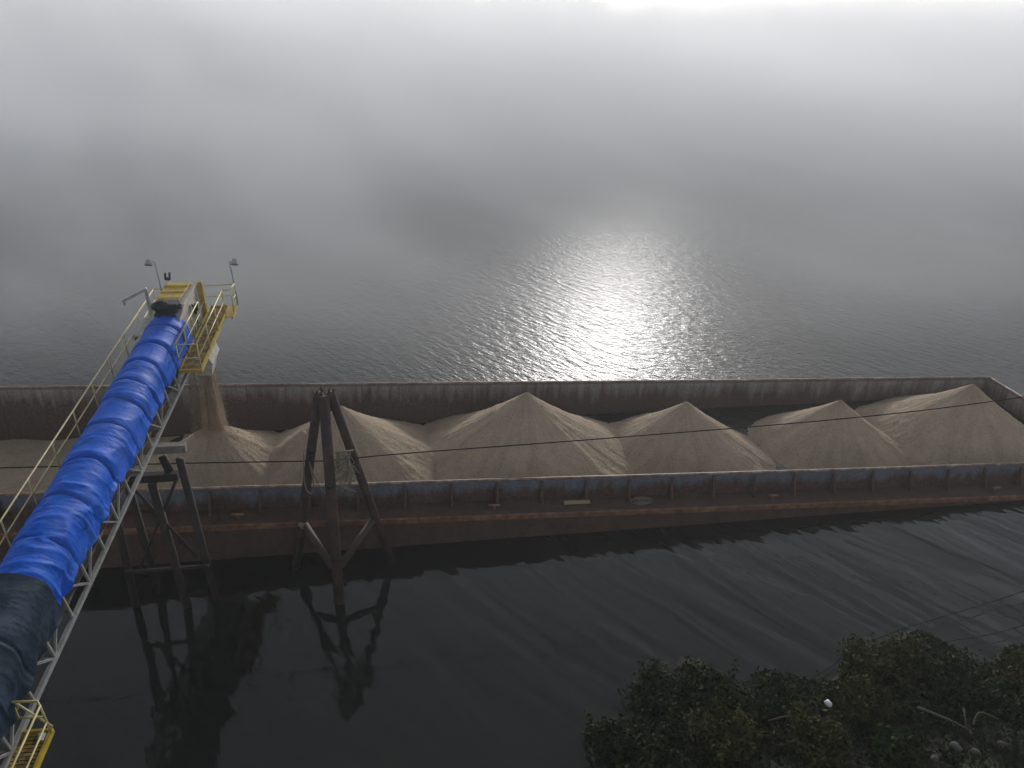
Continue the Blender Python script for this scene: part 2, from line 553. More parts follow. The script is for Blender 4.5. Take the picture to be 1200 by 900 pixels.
def plate(name, a, b, z0, z1, t, mat, parent, nx=320, nz=12, amp=.05, seed=0):
    """a dented vertical steel plate from a to b, thickness t on its left side"""
    a, b = np.array(a, float), np.array(b, float)
    d = (b - a) / np.linalg.norm(b - a); n = np.array([-d[1], d[0]])
    u = np.linspace(0, 1, nx); v = np.linspace(0, 1, nz)
    U, V = np.meshgrid(u, v, indexing='ij')
    L = np.linalg.norm(b - a)
    off = amp * (npnoise(U * L * .8 + seed * 9, V * 3 + seed) - .5) * 2 * np.sin(np.pi * np.clip(V, .0, 1)) ** .5
    topw = .045 * (npnoise(U * L * .35 + seed * 31, 0 * V) - .5) + .02 * (npnoise(U * L * 1.4, 0 * V + seed) - .5)
    Z = z0 + (z1 - z0) * V + topw * V
    def face(o): 
        XY = a + d * 0 + (U[..., None] * (b - a)) + n * (o + off)[..., None]
        return np.concatenate([XY, Z[..., None]], -1)
    A, B = face(0 * U), face(0 * U + t)
    ring = np.concatenate([A, B[:, ::-1]], 1)
    ring = np.concatenate([ring, ring[:, :1]], 1)
    me = grid_mesh(name, ring)
    for p in me.polygons: p.use_smooth = False
    o = link(name, me, mat, parent)
    return o

# hull shell: four sides, deck strips, bottom
h = MB()
g = .004
h.box(HX0, HX1, -HY, -CY - g, -2.3, DECK); h.box(HX0, HX1, CY + g, HY, -2.3, DECK)
h.box(HX0, CX0 - g, -CY, CY, -2.3, DECK); h.box(CX1 + g, HX1, -CY, CY, -2.3, DECK)
h.box(CX0, CX1, -CY, CY, -2.3, FLOOR)
h.build('hull', M['hull'], barge)
T = .07
plate('coaming', (CX0, -CY), (CX1, -CY), FLOOR + .01, RIM, T, M['barge_out'], barge, seed=1)
plate('hopper_wall', (CX1 - .01, CY), (CX0, CY), FLOOR + .01, RIM, T, M['barge_in'], barge, seed=2)
plate('end_wall', (CX1, -CY + T + .01), (CX1, CY - T - .01), FLOOR + .01, RIM, T, M['barge_in'], barge, nx=50, seed=3)
plate('end_wall', (CX0, CY - T - .01), (CX0, -CY + T + .01), FLOOR + .01, RIM, T, M['barge_in'], barge, nx=50, seed=4)
for s in (-1, 1):
    r_ = MB()
    n_ = 120; pts = []
    for i in range(n_ + 1):
        X = CX0 + (CX1 - CX0) * i / n_
        pts.append((X, s * (CY - .03), RIM + .035 + .045 * (float(npnoise((X - CX0) * .35 + 31, 0)) - .5)))
    r_.tube(pts, .055, 6)
    r_.build('rim_pipe', M['rim'], barge, True)
MB().tube([(CX1 - .02, -CY + .04, RIM + .035), (CX1 - .02, CY - .04, RIM + .035)], .055, 6).build('rim_pipe', M['rim'], barge, True)
for s in (-1, 1):
    MB().box(HX0, HX1, min(s * HY + s * .004, s * (HY + .09)), max(s * HY + s * .004, s * (HY + .09)), DECK - .20, DECK + .03).build('rub_rail', M['rail_rust'], barge, bevel=.03)
bk = None
xb = CX0 + 1.0
while xb < CX1 - .3:
    if bk is None:
        bk = MB().prism([(-CY - .012, DECK + .006), (-CY - .42, DECK + .006), (-CY - .40, DECK + .10), (-CY - .10, RIM - .10), (-CY - .012, RIM - .06)], -.045, .045, 0).build('bracket', M['hull'], barge)
        bk.location.x = xb
    else:
        c = copy_part(bk, barge); c.location.x = xb
    xb += 1.76
# horizontal stiffener inside far wall
MB().beam((CX0 + .1, CY - .05, 1.18), (CX1 - .2, CY - .05, 1.18), .05, .05).build('wall_stiffener', M['barge_in'], barge)
# deck cleats
kv = None
for X in (-6.0, 3.4, 14.8, 25.0):
    if kv is None:
        kv = MB().tube([(0, -4.95, DECK + .002), (0, -4.95, DECK + .16)], .05, 8).tube([(-.22, -4.95, DECK + .17), (.22, -4.95, DECK + .17)], .045, 8).build('cleat', M['rail_rust'], barge)
        kv.location.x = X
    else:
        c = copy_part(kv, barge); c.location.x = X

# things lying on the deck
dz = lambda X: DECK - TRIM * X
t = MB().beam((0, 0, 0), (1.05, .02, -.04), .16, .10).build('timber_bar', M['wood'], None, bevel=.01)
t.location = (6.2, 24.72, dz(6.2) + .065); tag(t, 'short pale timber lying on the rusty side deck of the barge', 'timber')
pts = []
for k in range(70):
    a = k * .36; rr = .30 - .0036 * k
    pts.append((rr * 1.6 * math.cos(a), rr * math.sin(a), .02 + .0004 * k))
t = MB().tube(pts, .02, 6).build('rope_coil', M['rope'], None, True)
t.location = (9.35, 24.68, dz(9.35) + .02); tag(t, 'coil of pale mooring rope on the barge side deck', 'rope')

# ------------------------------------------------------------------ sand piles
YC = 29.508


def sand_pile(x0, zp, rnd_top, label, left=7.6, right=7.6, seed=0, extra=None):
    step = .06
    xs = np.arange(max(x0 - left, CX0 + .2), min(x0 + right, CX1 - T - .12), step)
    ys = np.arange(-CY + T + .03, CY - T - .02, step)
    X, Y = np.meshgrid(xs, ys, indexing='ij')
    dx, dy = X - x0, Y
    r = np.sqrt(dx * dx + dy * dy); rr = np.sqrt(r * r + rnd_top ** 2) - rnd_top
    ang = np.arctan2(dy, dx)
    lob = npnoise(3.0 * np.cos(ang) + 40 * seed + 5, 3.0 * np.sin(ang) + 9)
    drop = .83 * rr / (1 + .058 * rr) * (1 + .10 * (lob - .5))
    Z = zp - drop
    gul = npnoise(14 * np.cos(ang) + 20 + seed * 7, 14 * np.sin(ang) + 20 + r * .12) - .5
    gul2 = npnoise(34 * np.cos(ang) + 70 + seed * 7, 34 * np.sin(ang) + 50 + r * .25) - .5
    ramp = np.clip(r / 1.6, 0, 1)
    Z = Z + ramp * (.035 * gul + .02 * gul2) + .05 * (npnoise(X * 3, Y * 3 + seed) - .5) * ramp + .025 * (npnoise(X * 9, Y * 9) - .5)
    Z = Z + .14 * (npnoise(X * .55 + seed * 3, Y * .55) - .5) * np.clip((r - .6) / 2.6, 0, 1)
    if extra is not None: Z = np.maximum(Z, extra(X, Y))
    base = -.45 - TRIM * X + .035 * seed + .25 * (npnoise(X * .7 + seed, Y * .7) - .5)
    Z = np.maximum(Z, base)
    Pm = np.stack([X, Y, Z], -1)
    # vertical skirts so that the heap is solid down to the hopper floor
    def skirt(row, axis):
        s = row.copy(); s[..., 2] = FLOOR - TRIM * s[..., 0] + .03; return s
    Pm = np.concatenate([skirt(Pm[:1], 0), Pm, skirt(Pm[-1:], 0)], 0)
    Pm = np.concatenate([skirt(Pm[:, :1], 1), Pm, skirt(Pm[:, -1:], 1)], 1)
    Pm = Pm - [x0, 0, 0]
    o = link('sand_pile', grid_mesh('sand_pile', Pm), M['sand'])
    o.location = (x0, YC, 0)
    return tag(o, label, 'sand pile', 'sand piles along the barge hopper')

sand_pile(-7.62, 2.62, .55, 'low rounded sand pile under the falling stream of sand', seed=1, left=12)
sand_pile(-2.36, 3.34, .04, 'sand pile just behind the rusty tripod dolphin', seed=2,
          extra=lambda X, Y: 2.45 - .80 * np.sqrt((X + 4.0) ** 2 + (Y + .3) ** 2) + .06 * (npnoise(X * 5, Y * 5) - .5))
sand_pile(5.46, 3.58, .04, 'tallest sharp sand pile in the middle of the barge, right of the tripod', seed=3)
sand_pile(12.78, 2.74, .04, 'sand pile directly to the right of the tallest one', seed=4)
sand_pile(20.28, 2.43, .04, 'second sand pile from the bow end wall of the barge', seed=5)
sand_pile(26.92, 2.93, .04, 'last sand pile against the bow end wall of the barge', seed=6)

# ------------------------------------------------------------------ conveyor (local axes: x right, y towards the head, z up)
A0 = Vector((-8.04, 25.47, 7.58))
cz, ce = R(1.538), R(5.24)
S_ = Vector((math.sin(cz) * math.cos(ce), math.cos(cz) * math.cos(ce), math.sin(ce)))
L_ = Vector((math.cos(cz), -math.sin(cz), 0)); N_ = L_.cross(S_)
CM = Matrix((L_, S_, N_)).transposed()


def cw(l, s, n): return A0 + CM @ Vector((l, s, n))
conv = tag(empty('loading_conveyor', A0, CM.to_euler()), 'inclined loading conveyor wrapped in blue tarpaulin with yellow walkways and head', 'conveyor')
TR = .69


def tarp(s0, s1, R0, hem, mat, seed, ties):
    ns = int((s1 - s0) / .035); na = 90
    s = np.linspace(s0, s1, ns)
    prof = []
    a = np.linspace(R(228), R(0), 64)
    for q in a: prof.append((math.cos(q), math.sin(q), 0.))
    P = np.zeros((ns, 64 + 16, 3))
    Sg, Ag = np.meshgrid(s, a, indexing='ij')
    nz = lambda fx, fy, o: npnoise(Sg * fx + o + seed * 13 + Ag * fy * .6, Ag * fy + o * .7)
    # circumferential folds, lazily slanted, sharp crested
    w1 = 1 - np.abs(2 * nz(2.6, .8, 3) - 1)
    w2 = 1 - np.abs(2 * nz(6.5, 1.6, 9) - 1)
    w3 = 1 - np.abs(2 * nz(12., 3.2, 21) - 1)
    amt = .35 + 1.1 * npnoise(s * .45 + seed * 3, 0 * s)[:, None]
    amt = amt * (1 - .55 * np.clip((s[:, None] + 3.2) / 2.0, 0, 1))
    bag = .055 * (npnoise(Sg * .5 + seed, Ag * .7) - .4)
    rad = R0 + bag + amt * (.045 * (w1 ** 2 - .4) + .020 * (w2 ** 3 - .3) * w1 + .006 * (w3 ** 3 - .3))
    for tpos, dep in ties:
        rad -= dep * np.exp(-((Sg - tpos - .05 * np.sin(Ag * 2 + tpos)) / .06) ** 2)
        rad += dep * .6 * np.exp(-((Sg - tpos - .25) / .22) ** 2)
    P[:, :64, 0] = rad * np.cos(Ag); P[:, :64, 1] = Sg + .03 * (w1 - .5); P[:, :64, 2] = rad * np.sin(Ag)
    # hanging skirt on the river side
    v = np.linspace(1 / 16, 1, 16)
    Sh, V = np.meshgrid(s, v, indexing='ij')
    hl = hem * (.75 + .6 * npnoise(s * .9 + seed * 7, 0 * s)[:, None]) + .12 * (npnoise(s * 2.7 + 5, 0 * s)[:, None] - .5)
    flap = (1 - np.abs(2 * npnoise(Sh * 1.9 + V * 1.2 + seed * 5, V * .6) - 1))
    P[:, 64:, 0] = rad[:, -1:] + V * (.03 + .17 * (flap - .45)); P[:, 64:, 1] = Sh; P[:, 64:, 2] = -V * hl
    return link('tarpaulin', grid_mesh('tarpaulin', P), mat, conv)

ties = [(1.15, .05), (-.25, .06), (-1.45, .05), (-2.6, .04), (-3.6, .05), (-4.9, .03), (-6.6, .05), (-8.1, .03), (-9.6, .03)]
t = tarp(-11.0, 1.95, .665, .34, M['tarp_blue'], 1, ties); t['label'] = 'bright blue wrinkled tarpaulin'
t = tarp(-23.0, -10.85, .72, .45, M['tarp_dark'], 2, [(-12.6, .04), (-14.8, .05)]); t['label'] = 'faded slate tarpaulin over the shore end'

for tp, _ in ties:                              # lashings round the cover
    MB().tube([(( .672) * math.cos(R(a)), tp + .05 * math.sin(2 * R(a) + tp), .672 * math.sin(R(a))) for a in range(-4, 220, 8)], .010, 5).build('strap', M['strap'], conv, True)

# truss frame
tr = MB()
S0, S1 = -25.0, 4.6
for l in (-TR, TR):
    tr.beam((l, S0, -1.15), (l, S1, -1.15), .09, .12); tr.beam((l * .84, S0, -.16), (l * .84, S1, -.16), .08, .10)
k = 0
s = S0
while s < S1 - .5:
    for l in (-TR, TR):
        tr.beam((l, s, -1.09), (l * .85, s, -.21), .055)
        if k % 2 == 0: tr.beam((l, s + .04, -1.10), (l * .85, s + 1.06, -.21), .05)
        else: tr.beam((l * .85, s + .04, -.21), (l, s + 1.06, -1.10), .05)
    if k % 2 == 0: tr.beam((-TR + .05, s, -1.17), (TR - .05, s, -1.17), .06)
    s += 1.12; k += 1
tr.build('truss', M['galv'], conv)
MB().box(-TR + .08, TR - .08, S0, S1 - .6, -.86, -.78).build('belt_pan', M['belt'], conv)
MB().box(-.5, .5, S0, 3.8, -.35, -.31).build('belt', M['dark_motor'], conv)

# left walkway and its handrail
WL = -1.33
w = MB().box(WL - .04, WL + .02, S0, 5.2, -.93, -.80).box(-TR - .10, -TR - .05, S0, 5.2, -.93, -.80)
s = S0
while s < 5.2:
    w.box(WL + .02, -TR - .10, s, s + .03, -.84, -.81); s += .09
w.build('walkway', M['galv'], conv)
hr = MB()
hr.tube([(WL, S0, .175), (WL, 5.2, .175)], .024, 8).tube([(WL, S0, -.265), (WL, 5.2, -.265)], .02, 8)
s = S0 + .4
while s < 5.2:
    hr.tube([(WL, s, -.82), (WL, s, .175)], .022, 6); s += 1.62
hr.tube([(WL, 5.2, -.82), (WL, 5.2, .175)], .022, 6)
hr.tube([(WL, 5.2, .175), (1.7, 5.3, .30)], .024, 8).tube([(WL, 5.2, -.265), (1.7, 5.3, -.18)], .02, 8)
hr.build('handrail', M['rail_yellow'], conv, True)

# head: chute box, hood, posts, drive
box = [(1.75, -.55), (1.75, .50), (2.55, .74), (4.45, .68), (5.0, .25), (5.0, -1.05), (4.7, -1.30), (3.3, -1.30), (2.4, -.75)]
hd = MB().prism(box, -.50, .52, 0).build('head_box', M['grey_panel'], conv, bevel=.015)
d = MB().box(.525, .575, 3.5, 3.75, -.1, .22)
d.tube([(.53, 3.62, .1), (.70, 3.62, .1)], .12, 12)
d.build('shaft_bearing', M['dark_motor'], hd)
MB().box(.525, .55, 2.2, 2.45, -.42, -.12).build('inspection_hatch', M['dark_steel'], hd)
for a_, b_ in ((3.1, -.85), (4.15, -1.2)): MB().beam((.547, a_, b_), (.547, a_, .45), .05).build('stiffener', M['grey_panel'], hd)
hood = MB()
hp = [(2.50, .80), (2.62, .90), (4.30, .84), (4.72, .60), (4.70, .52), (4.26, .76), (2.64, .83)]
hood.prism(hp, -.46, .36, 0)
for q in (2.75, 3.3, 3.85): hood.box(-.47, .37, q, q + .04, .83, .915)
hood.build('hood', M['yellow'], conv, bevel=.01)
MB().beam((.60, 4.68, -.95), (.60, 4.62, .72), .17, .14, (0, 1, 0)).build('corner_post', M['yellow'], conv, bevel=.01)
MB().beam((-.56, 4.75, -.95), (-.56, 4.68, .70), .12, .12, (0, 1, 0)).build('corner_post', M['yellow'], conv, bevel=.01)
mo = MB().box(-.32, .40, 1.72, 2.30, .66, .72)
mo.tube([(-.34, 2.05, .90), (.12, 2.05, .90)], .17, 14).tube([(-.42, 2.05, .90), (-.33, 2.05, .90)], .12, 12)
for q in range(9): mo.tube([(-.30 + q * .045, 2.05, .90), (-.285 + q * .045, 2.05, .90)], .195, 14)
mo.box(.14, .46, 1.85, 2.28, .73, 1.06).tube([(.46, 2.05, .88), (.58, 2.05, .88)], .10, 12).box(-.2, .0, 1.95, 2.15, 1.06, 1.14)
mo.build('drive_motor', M['dark_motor'], conv, bevel=.008)
MB().box(-1.12, -.52, 1.55, 2.95, -.03, .05).box(-1.12, -1.06, 1.55, 2.95, -.20, -.03).build('side_tray', M['grey_panel'], conv)
# discharge chute hanging under the head
def hull_box(mb, q0, q1):
    return mb.add(list(q0) + list(q1), [(0, 1, 2, 3), (7, 6, 5, 4), (0, 4, 5, 1), (1, 5, 6, 2), (2, 6, 7, 3), (3, 7, 4, 0)])
ch = MB()
hull_box(ch, [(-.42, 3.4, -1.306), (.50, 3.4, -1.306), (.50, 4.9, -1.306), (-.42, 4.9, -1.306)],
         [(-.10, 3.55, -2.35), (.84, 3.55, -2.35), (.84, 4.85, -2.35), (-.10, 4.85, -2.35)])
ch.build('chute', M['grey_panel'], conv)
ch = MB()
hull_box(ch, [(-.04, 3.62, -2.355), (.78, 3.62, -2.355), (.78, 4.76, -2.355), (-.04, 4.76, -2.355)],
         [(.08, 3.78, -2.95), (.66, 3.78, -2.95), (.66, 4.52, -2.95), (.08, 4.52, -2.95)])
ch.build('chute_spout', M['grey_panel'], conv)

# right platform by the head
PL0, PL1, PS0, PS1, PN = .70, 1.38, .05, 5.25, -.6
pf = MB()
pf.box(PL0 - .03, PL0 + .02, PS0, PS1, PN - .10, PN + .03).box(PL1 - .02, PL1 + .06, PS0, PS1, PN - .10, PN + .03)
pf.box(PL0 + .02, PL1 - .02, PS0, PS0 + .05, PN - .10, PN + .03).box(PL0 + .02, PL1 - .02, PS1 - .05, PS1, PN - .10, PN + .03)
gr_ = MB()
s = PS0 + .08
while s < PS1 - .08:
    gr_.box(PL0 + .02, PL1 - .02, s, s + .05, PN - .03, PN); s += .085
pf.beam((PL0 + .34, PS0 + .06, PN - .06), (PL0 + .34, PS1 - .06, PN - .06), .05)
pf.box(PL1 + .3, PL1 + .36, 4.2, PS1, PN - .10, PN + .03).box(PL1 + .06, PL1 + .30, 4.2, PS1, PN - .03, PN)
pf = pf.build('head_platform', M['yellow'], conv); gr_.build('grating', M['grating'], pf)
pr = MB()
for (l, s0, s1) in ((PL1 + .02, PS0 + .1, 4.5), (PL0 + .02, PS0 + .1, 3.5)):
    pr.tube([(l, s0, PN + .98), (l, s1, PN + .98)], .026, 8).tube([(l, s0, PN + .5), (l, s1, PN + .5)], .02, 8)
    n = 4
    for i in range(n): 
        q = s0 + (s1 - s0) * i / (n - 1); pr.tube([(l, q, PN), (l, q, PN + .98)], .024, 6)
pr.tube([(PL1 + .02, 4.5, PN + .98), (1.7, 4.6, PN + .98), (1.7, 5.3, PN + .90)], .024, 8).tube([(1.7, 4.6, PN), (1.7, 4.6, PN + .98)], .024, 6)
pr.tube([(1.7, 5.3, PN), (1.7, 5.3, PN + .90)], .024, 6).tube([(1.7, 4.6, PN + .5), (1.7, 5.3, PN + .46)], .02, 8)
pr.build('platform_rail', M['rail_yellow'], conv, True)
gt = MB()
gt.tube([(PL0 - .25, PS0 + .05, PN + .98), (PL1, PS0 + .05, PN + .98)], .022, 8).tube([(PL0 - .25, PS0 + .05, PN + .45), (PL1, PS0 + .05, PN + .45)], .02, 8)
gt.tube([(PL0 - .25, PS0 + .05, PN - .1), (PL0 - .25, PS0 + .05, PN + .98)], .022, 8)
gt.build('end_rail', M['galv'], conv, True)
for q in (.8, 2.4, 3.9):
    br = MB()
    br.beam((TR + .05, q, -1.12), (PL1 + .03, q, PN - .12), .06); br.beam((TR + .05, q, PN - .13), (PL1, q, PN - .13), .05)
    br.build('platform_bracket', M['yellow'], conv)

# davit arm, floodlights
MB().beam((-.9, 3.1, -.1), (-.87, 3.1, 1.13), .10).beam((-.84, 3.1, 1.13), (-1.76, 3.1, .66), .12, .10).beam((-1.72, 3.1, .66), (-1.72, 3.1, .48), .07).build('davit_arm', M['galv'], conv, bevel=.008)


def floodlight(base, top, head, label):
    p = MB().tube([base, top], .028, 8).tube([top, Vector(top) + (Vector(head) - Vector(top)) * .5], .022, 6)
    o = p.build('floodlight', M['lamp'], conv, True)
    h = Vector(head)
    m_ = MB().tube([h + Vector((0, .06, .05)), h + Vector((0, -.06, -.10))], .10, 12, r1=.15)
    m_.box(h.x - .07, h.x + .07, h.y + .02, h.y + .12, h.z, h.z + .10)
    q = m_.build('lamp_head', M['lamp'], o)
    o['label'] = label
floodlight((-1.05, 5.25, -.8), (-1.08, 5.25, 1.30), (-1.28, 5.15, 1.32), 'left floodlight on a thin pole')
floodlight((1.72, 5.33, -.6), (1.66, 5.33, 1.22), (1.86, 5.25, 1.26), 'right floodlight on a thin pole')
MB().tube([(-.75, 5.3, .2), (-.75, 5.3, .62)], .02, 6).box(-.86, -.64, 5.25, 5.35, .52, .62).tube([(-.84, 5.3, .6), (-.80, 5.3, .80)], .04, 8).tube([(-.68, 5.3, .6), (-.64, 5.3, .82)], .04, 8).build('signal_horn', M['dark_motor'], conv)
pts = [(.56, 3.6, .2), (.58, 4.0, -.35), (.62, 3.7, -.6), (.66, 3.9, .0)]
MB().tube([(.54, 3.35, .35), (.60, 3.5, .0), (.58, 3.55, -.5), (.66, 3.4, -.75)], .025, 6).build('power_cable', M['cable'], conv, True)

# shore walkway, lower left
sw = MB()
E1 = -13.35
sw.box(.66, .72, -23, E1, -1.26, -1.12).box(1.24, 1.30, -23, E1, -1.26, -1.12).box(.72, 1.24, E1 - .05, E1, -1.26, -1.12)
gr_ = MB()
s = -23
while s < E1 - .1:
    gr_.box(.72, 1.24, s, s + .06, -1.20, -1.17); s += .085
sw = sw.build('shore_walkway', M['yellow'], conv); gr_.build('grating', M['grating'], sw)
sr = MB()
for n, r_ in ((-.30, .024), (-.78, .022)):
    sr.tube([(1.31, -23, n), (1.31, E1 - .12, n), (1.22, E1, n), (.76, E1, n + .02)], r_, 8)
sr.tube([(.76, E1, -.28), (.76, E1, -.76)], .022, 8)
sr.tube([(1.31, E1 - .12, -1.12), (1.31, E1 - .12, -.30)], .022, 8).tube([(.8, E1, -.28), (1.28, E1 + .02, -1.12)], .022, 8)
for s in (-15.2, -17, -18.8, -20.6): sr.tube([(1.31, s, -1.12), (1.31, s, -.30)], .022, 8)
sr.build('shore_handrail', M['rail_yellow'], conv, True)
MB().tube([(1.2, E1 - .2, -1.0), (1.2, E1 - .32, -1.06)], .07, 10, r1=.05).build('lamp_globe', M['white'], conv)

# ------------------------------------------------------------------ conveyor trestle standing in the water
tre = tag(empty('conveyor_trestle', (-7.6, 22.2, 0)), 'dark steel trestle on splayed legs carrying the conveyor in front of the barge', 'trestle')
TO = Vector((-7.6, 22.2, 0))


def tb(name, a, b, r, mat='dark_steel', sq=False, parent=None, off=TO, h=None):
    a, b = Vector(a) - off, Vector(b) - off
    mb = MB()
    if sq: mb.beam(a, b, r, h or r)
    else: mb.tube([a, b], r, 12)
    return mb.build(name, M[mat], parent or tre, not sq)
tb('cap_beam', (-9.25, 22.35, 6.0 - .2), (-6.62, 22.35, 6.0 - .2), .27, 'cap_grey', True, h=.26)
tb('lower_cap', (-9.2, 22.15, 4.90), (-6.95, 22.15, 4.90), .24, 'dark_steel', True, h=.26)
tb('leg', (-6.80, 22.10, 5.55), (-6.28, 21.95, -2.5), .125)
tb('leg', (-7.72, 22.0, 4.76), (-7.10, 21.6, -2.5), .135)
tb('leg', (-9.0, 22.10, 5.55), (-9.0, 21.9, -2.5), .125)
tb('leg', (-8.55, 22.3, 4.76), (-8.36, 22.75, -2.5), .125)
tb('strut', (-7.36, 22.30, 5.56), (-7.20, 22.2, 5.04), .13)
tb('strut', (-8.75, 22.30, 5.56), (-8.75, 22.2, 5.04), .13)
tb('brace', (-8.5, 22.02, 5.0), (-6.75, 21.85, 1.95), .05)
tb('brace', (-7.0, 21.98, 4.82), (-8.6, 21.95, 1.6), .05)
tb('cross_beam', (-9.0, 21.78, 1.6), (-6.42, 21.78, 1.6), .10, 'dark_steel', True)

# second pair of legs near the shore end, below the conveyor
tr2 = tag(empty('shore_trestle', (-8.6, 8.4, 0)), 'steel trestle under the shore end of the conveyor at the lower left', 'trestle')
T2 = Vector((-8.6, 8.4, 0))
tb('cap_beam', (-9.5, 8.4, 4.70), (-7.7, 8.4, 4.70), .22, 'dark_steel', True, tr2, T2)
tb('leg', (-9.3, 8.4, 4.58), (-9.6, 8.4, .2), .12, 'dark_steel', False, tr2, T2)
tb('leg', (-7.9, 8.4, 4.58), (-7.6, 8.4, .2), .12, 'dark_steel', False, tr2, T2)

# ------------------------------------------------------------------ tripod dolphin
TD = Vector((-2.3, 22.4, 0))
dol = tag(empty('tripod_dolphin', TD), 'rusty tripod of steel piles standing in the water against the barge side', 'dolphin')
TT = Vector((-2.36, 23.15, 7.05))


def dpile(a, b, r, mat, name): return tb(name, a, b, r, mat, False, dol, TD)
def ext(a, b, k): a, b = Vector(a), Vector(b); return b + (b - a) * k
Ln, Rn, Fn = Vector((-3.52, 23.31, 2.0)), Vector((-.98, 23.27, 2.0)), Vector((-2.32, 21.64, 1.18))
Ta, Tb_, Tc = TT + Vector((-.17, .05, 0)), TT + Vector((.19, .05, .02)), TT + Vector((0, -.14, -.02))
dpile(Ta, ext(Ta, Ln, .8), .155, 'pile_steel', 'leg')
dpile(Tb_, ext(Tb_, Rn, .8), .155, 'pile_steel', 'leg')
dpile(Tc, ext(Tc, (-2.29, 21.36, 0), .35), .175, 'pile_steel', 'leg')
dpile(Ln + Vector((.10, -.12, -.02)), Fn + Vector((-.14, .12, 0)), .13, 'brace_steel', 'brace')
dpile(Rn + Vector((-.10, -.12, -.02)), Fn + Vector((.14, .12, 0)), .13, 'brace_steel', 'brace')
cp = MB()
for k in range(14):
    a = k * .9
    o = TT - TD + Vector((.26 * math.cos(a), .14 * math.sin(a), .0))
    cp.beam(o, o + Vector((.06 * math.cos(a * 2), .05, rnd.uniform(.06, .2))), .05)
cp.tube([TT - TD + Vector((-.33, 0, -.16)), TT - TD + Vector((.33, 0, -.16))], .09, 8)
cp.build('head_clamp', M['dark_steel'], dol)
for a_, b_, r_ in ((Ta, Ln, .165), (Tb_, Rn, .165), (Tc, Vector((-2.29, 21.36, 0)), .185)):
    for k in (.42, .78):
        q = a_.lerp(b_, k); d_ = (b_ - a_).normalized()
        MB().tube([q - d_ * .05 - TD, q + d_ * .05 - TD], r_, 12).build('band', M['dark_steel'], dol, True)
MB().tube([Vector((-3.58, 23.20, 2.02)) - TD, Vector((-3.44, 23.04, 2.0)) - TD], .10, 8).build('node_plate', M['wire_bundle'], dol)

# hanging wires and rope on the tripod
wb = MB()
for k in range(34):
    X = -2.02 + rnd.uniform(-.05, .42); Y = 22.55 + rnd.uniform(-.12, .12); z0 = 5.15 + rnd.uniform(-.08, .05); ln = rnd.uniform(.7, 1.55)
    pts = [(X + rnd.uniform(-.05, .05) * i, Y + .03 * math.sin(i * 1.7 + k), z0 - ln * i / 6) for i in range(7)]
    wb.tube([Vector(p) - Vector((-1.85, 22.55, 3.6)) for p in pts], .014, 5)
wb.beam(Vector((-2.12, 22.6, 5.16)) - Vector((-1.85, 22.55, 3.6)), Vector((-1.52, 22.6, 5.20)) - Vector((-1.85, 22.55, 3.6)), .05)
t = wb.build('wire_bundle', M['wire_bundle']); t.location = (-1.85, 22.55, 3.6)
tag(t, 'bundle of frayed wires hanging beside the front leg of the tripod', 'wires')
pts = [Vector((-3.16, 22.9, 5.0)), Vector((-3.2, 22.75, 4.4)), Vector((-3.18, 22.72, 3.75)), Vector((-3.02, 22.72, 3.55)), Vector((-2.92, 22.75, 3.9)), Vector((-3.0, 22.8, 4.75)), Vector((-2.86, 22.7, 4.2)), Vector((-2.62, 22.55, 3.72)), Vector((-2.36, 22.42, 3.62)), Vector((-2.30, 22.38, 3.75))]
def smooth_path(p, n=6):
    out = []
    for i in range(len(p) - 1):
        p0, p1, p2, p3 = p[max(i - 1, 0)], p[i], p[i + 1], p[min(i + 2, len(p) - 1)]
        for k in range(n):
            u = k / n
            out.append(.5 * ((2 * p1) + (p2 - p0) * u + (2 * p0 - 5 * p1 + 4 * p2 - p3) * u * u + (3 * p1 - p0 - 3 * p2 + p3) * u ** 3))
    return out + [p[-1]]
t = MB().tube([q - Vector((-3, 22.7, 3.5)) for q in smooth_path(pts)], .022, 6).build('mooring_rope', M['rope'], None, True)
t.location = (-3, 22.7, 3.5); tag(t, 'pale rope looped on the left leg of the tripod', 'rope')


def sag_line(name, pts, r, mat, label, cat, group=None):
    p = [Vector(q) for q in pts]
    t = MB().tube([q - p[0] for q in smooth_path(p, 8)], r, 6).build(name, M[mat], None, True)
    t.location = p[0]
    return tag(t, label, cat, group)
sag_line('steel_cable', [(-24, 23, 5.5), (-12.43, 22.99, 5.05), (-6.98, 22.98, 4.85), (-3.2, 22.97, 4.68), (-2.3, 22.92, 4.68), (.3, 22.97, 4.76), (7.45, 22.98, 4.91), (16.47, 23, 5.18), (23.3, 23, 5.68), (34, 23, 6.9)],
         .02, 'cable', 'thin dark steel cable strung level past the tripod in front of the sand piles', 'cable')
sag_line('mooring_line', [(8.9, 14.7, 1.0), (10.4, 15.55, .25), (12.0, 15.9, .12), (15.3, 17.2, .3), (21.5, 18.6, .3), (31, 20.4, 1.6)], .012, 'cable',
         'thin mooring line from the bushes over the water, upper of two at the lower right', 'rope')
sag_line('mooring_line', [(14.6, 15.4, .9), (16.8, 16.6, .35), (20.3, 17.1, .25), (29, 18.6, 1.2)], .011, 'cable',
         'thin mooring line just above the right bushes, the lower and shorter of two', 'rope')

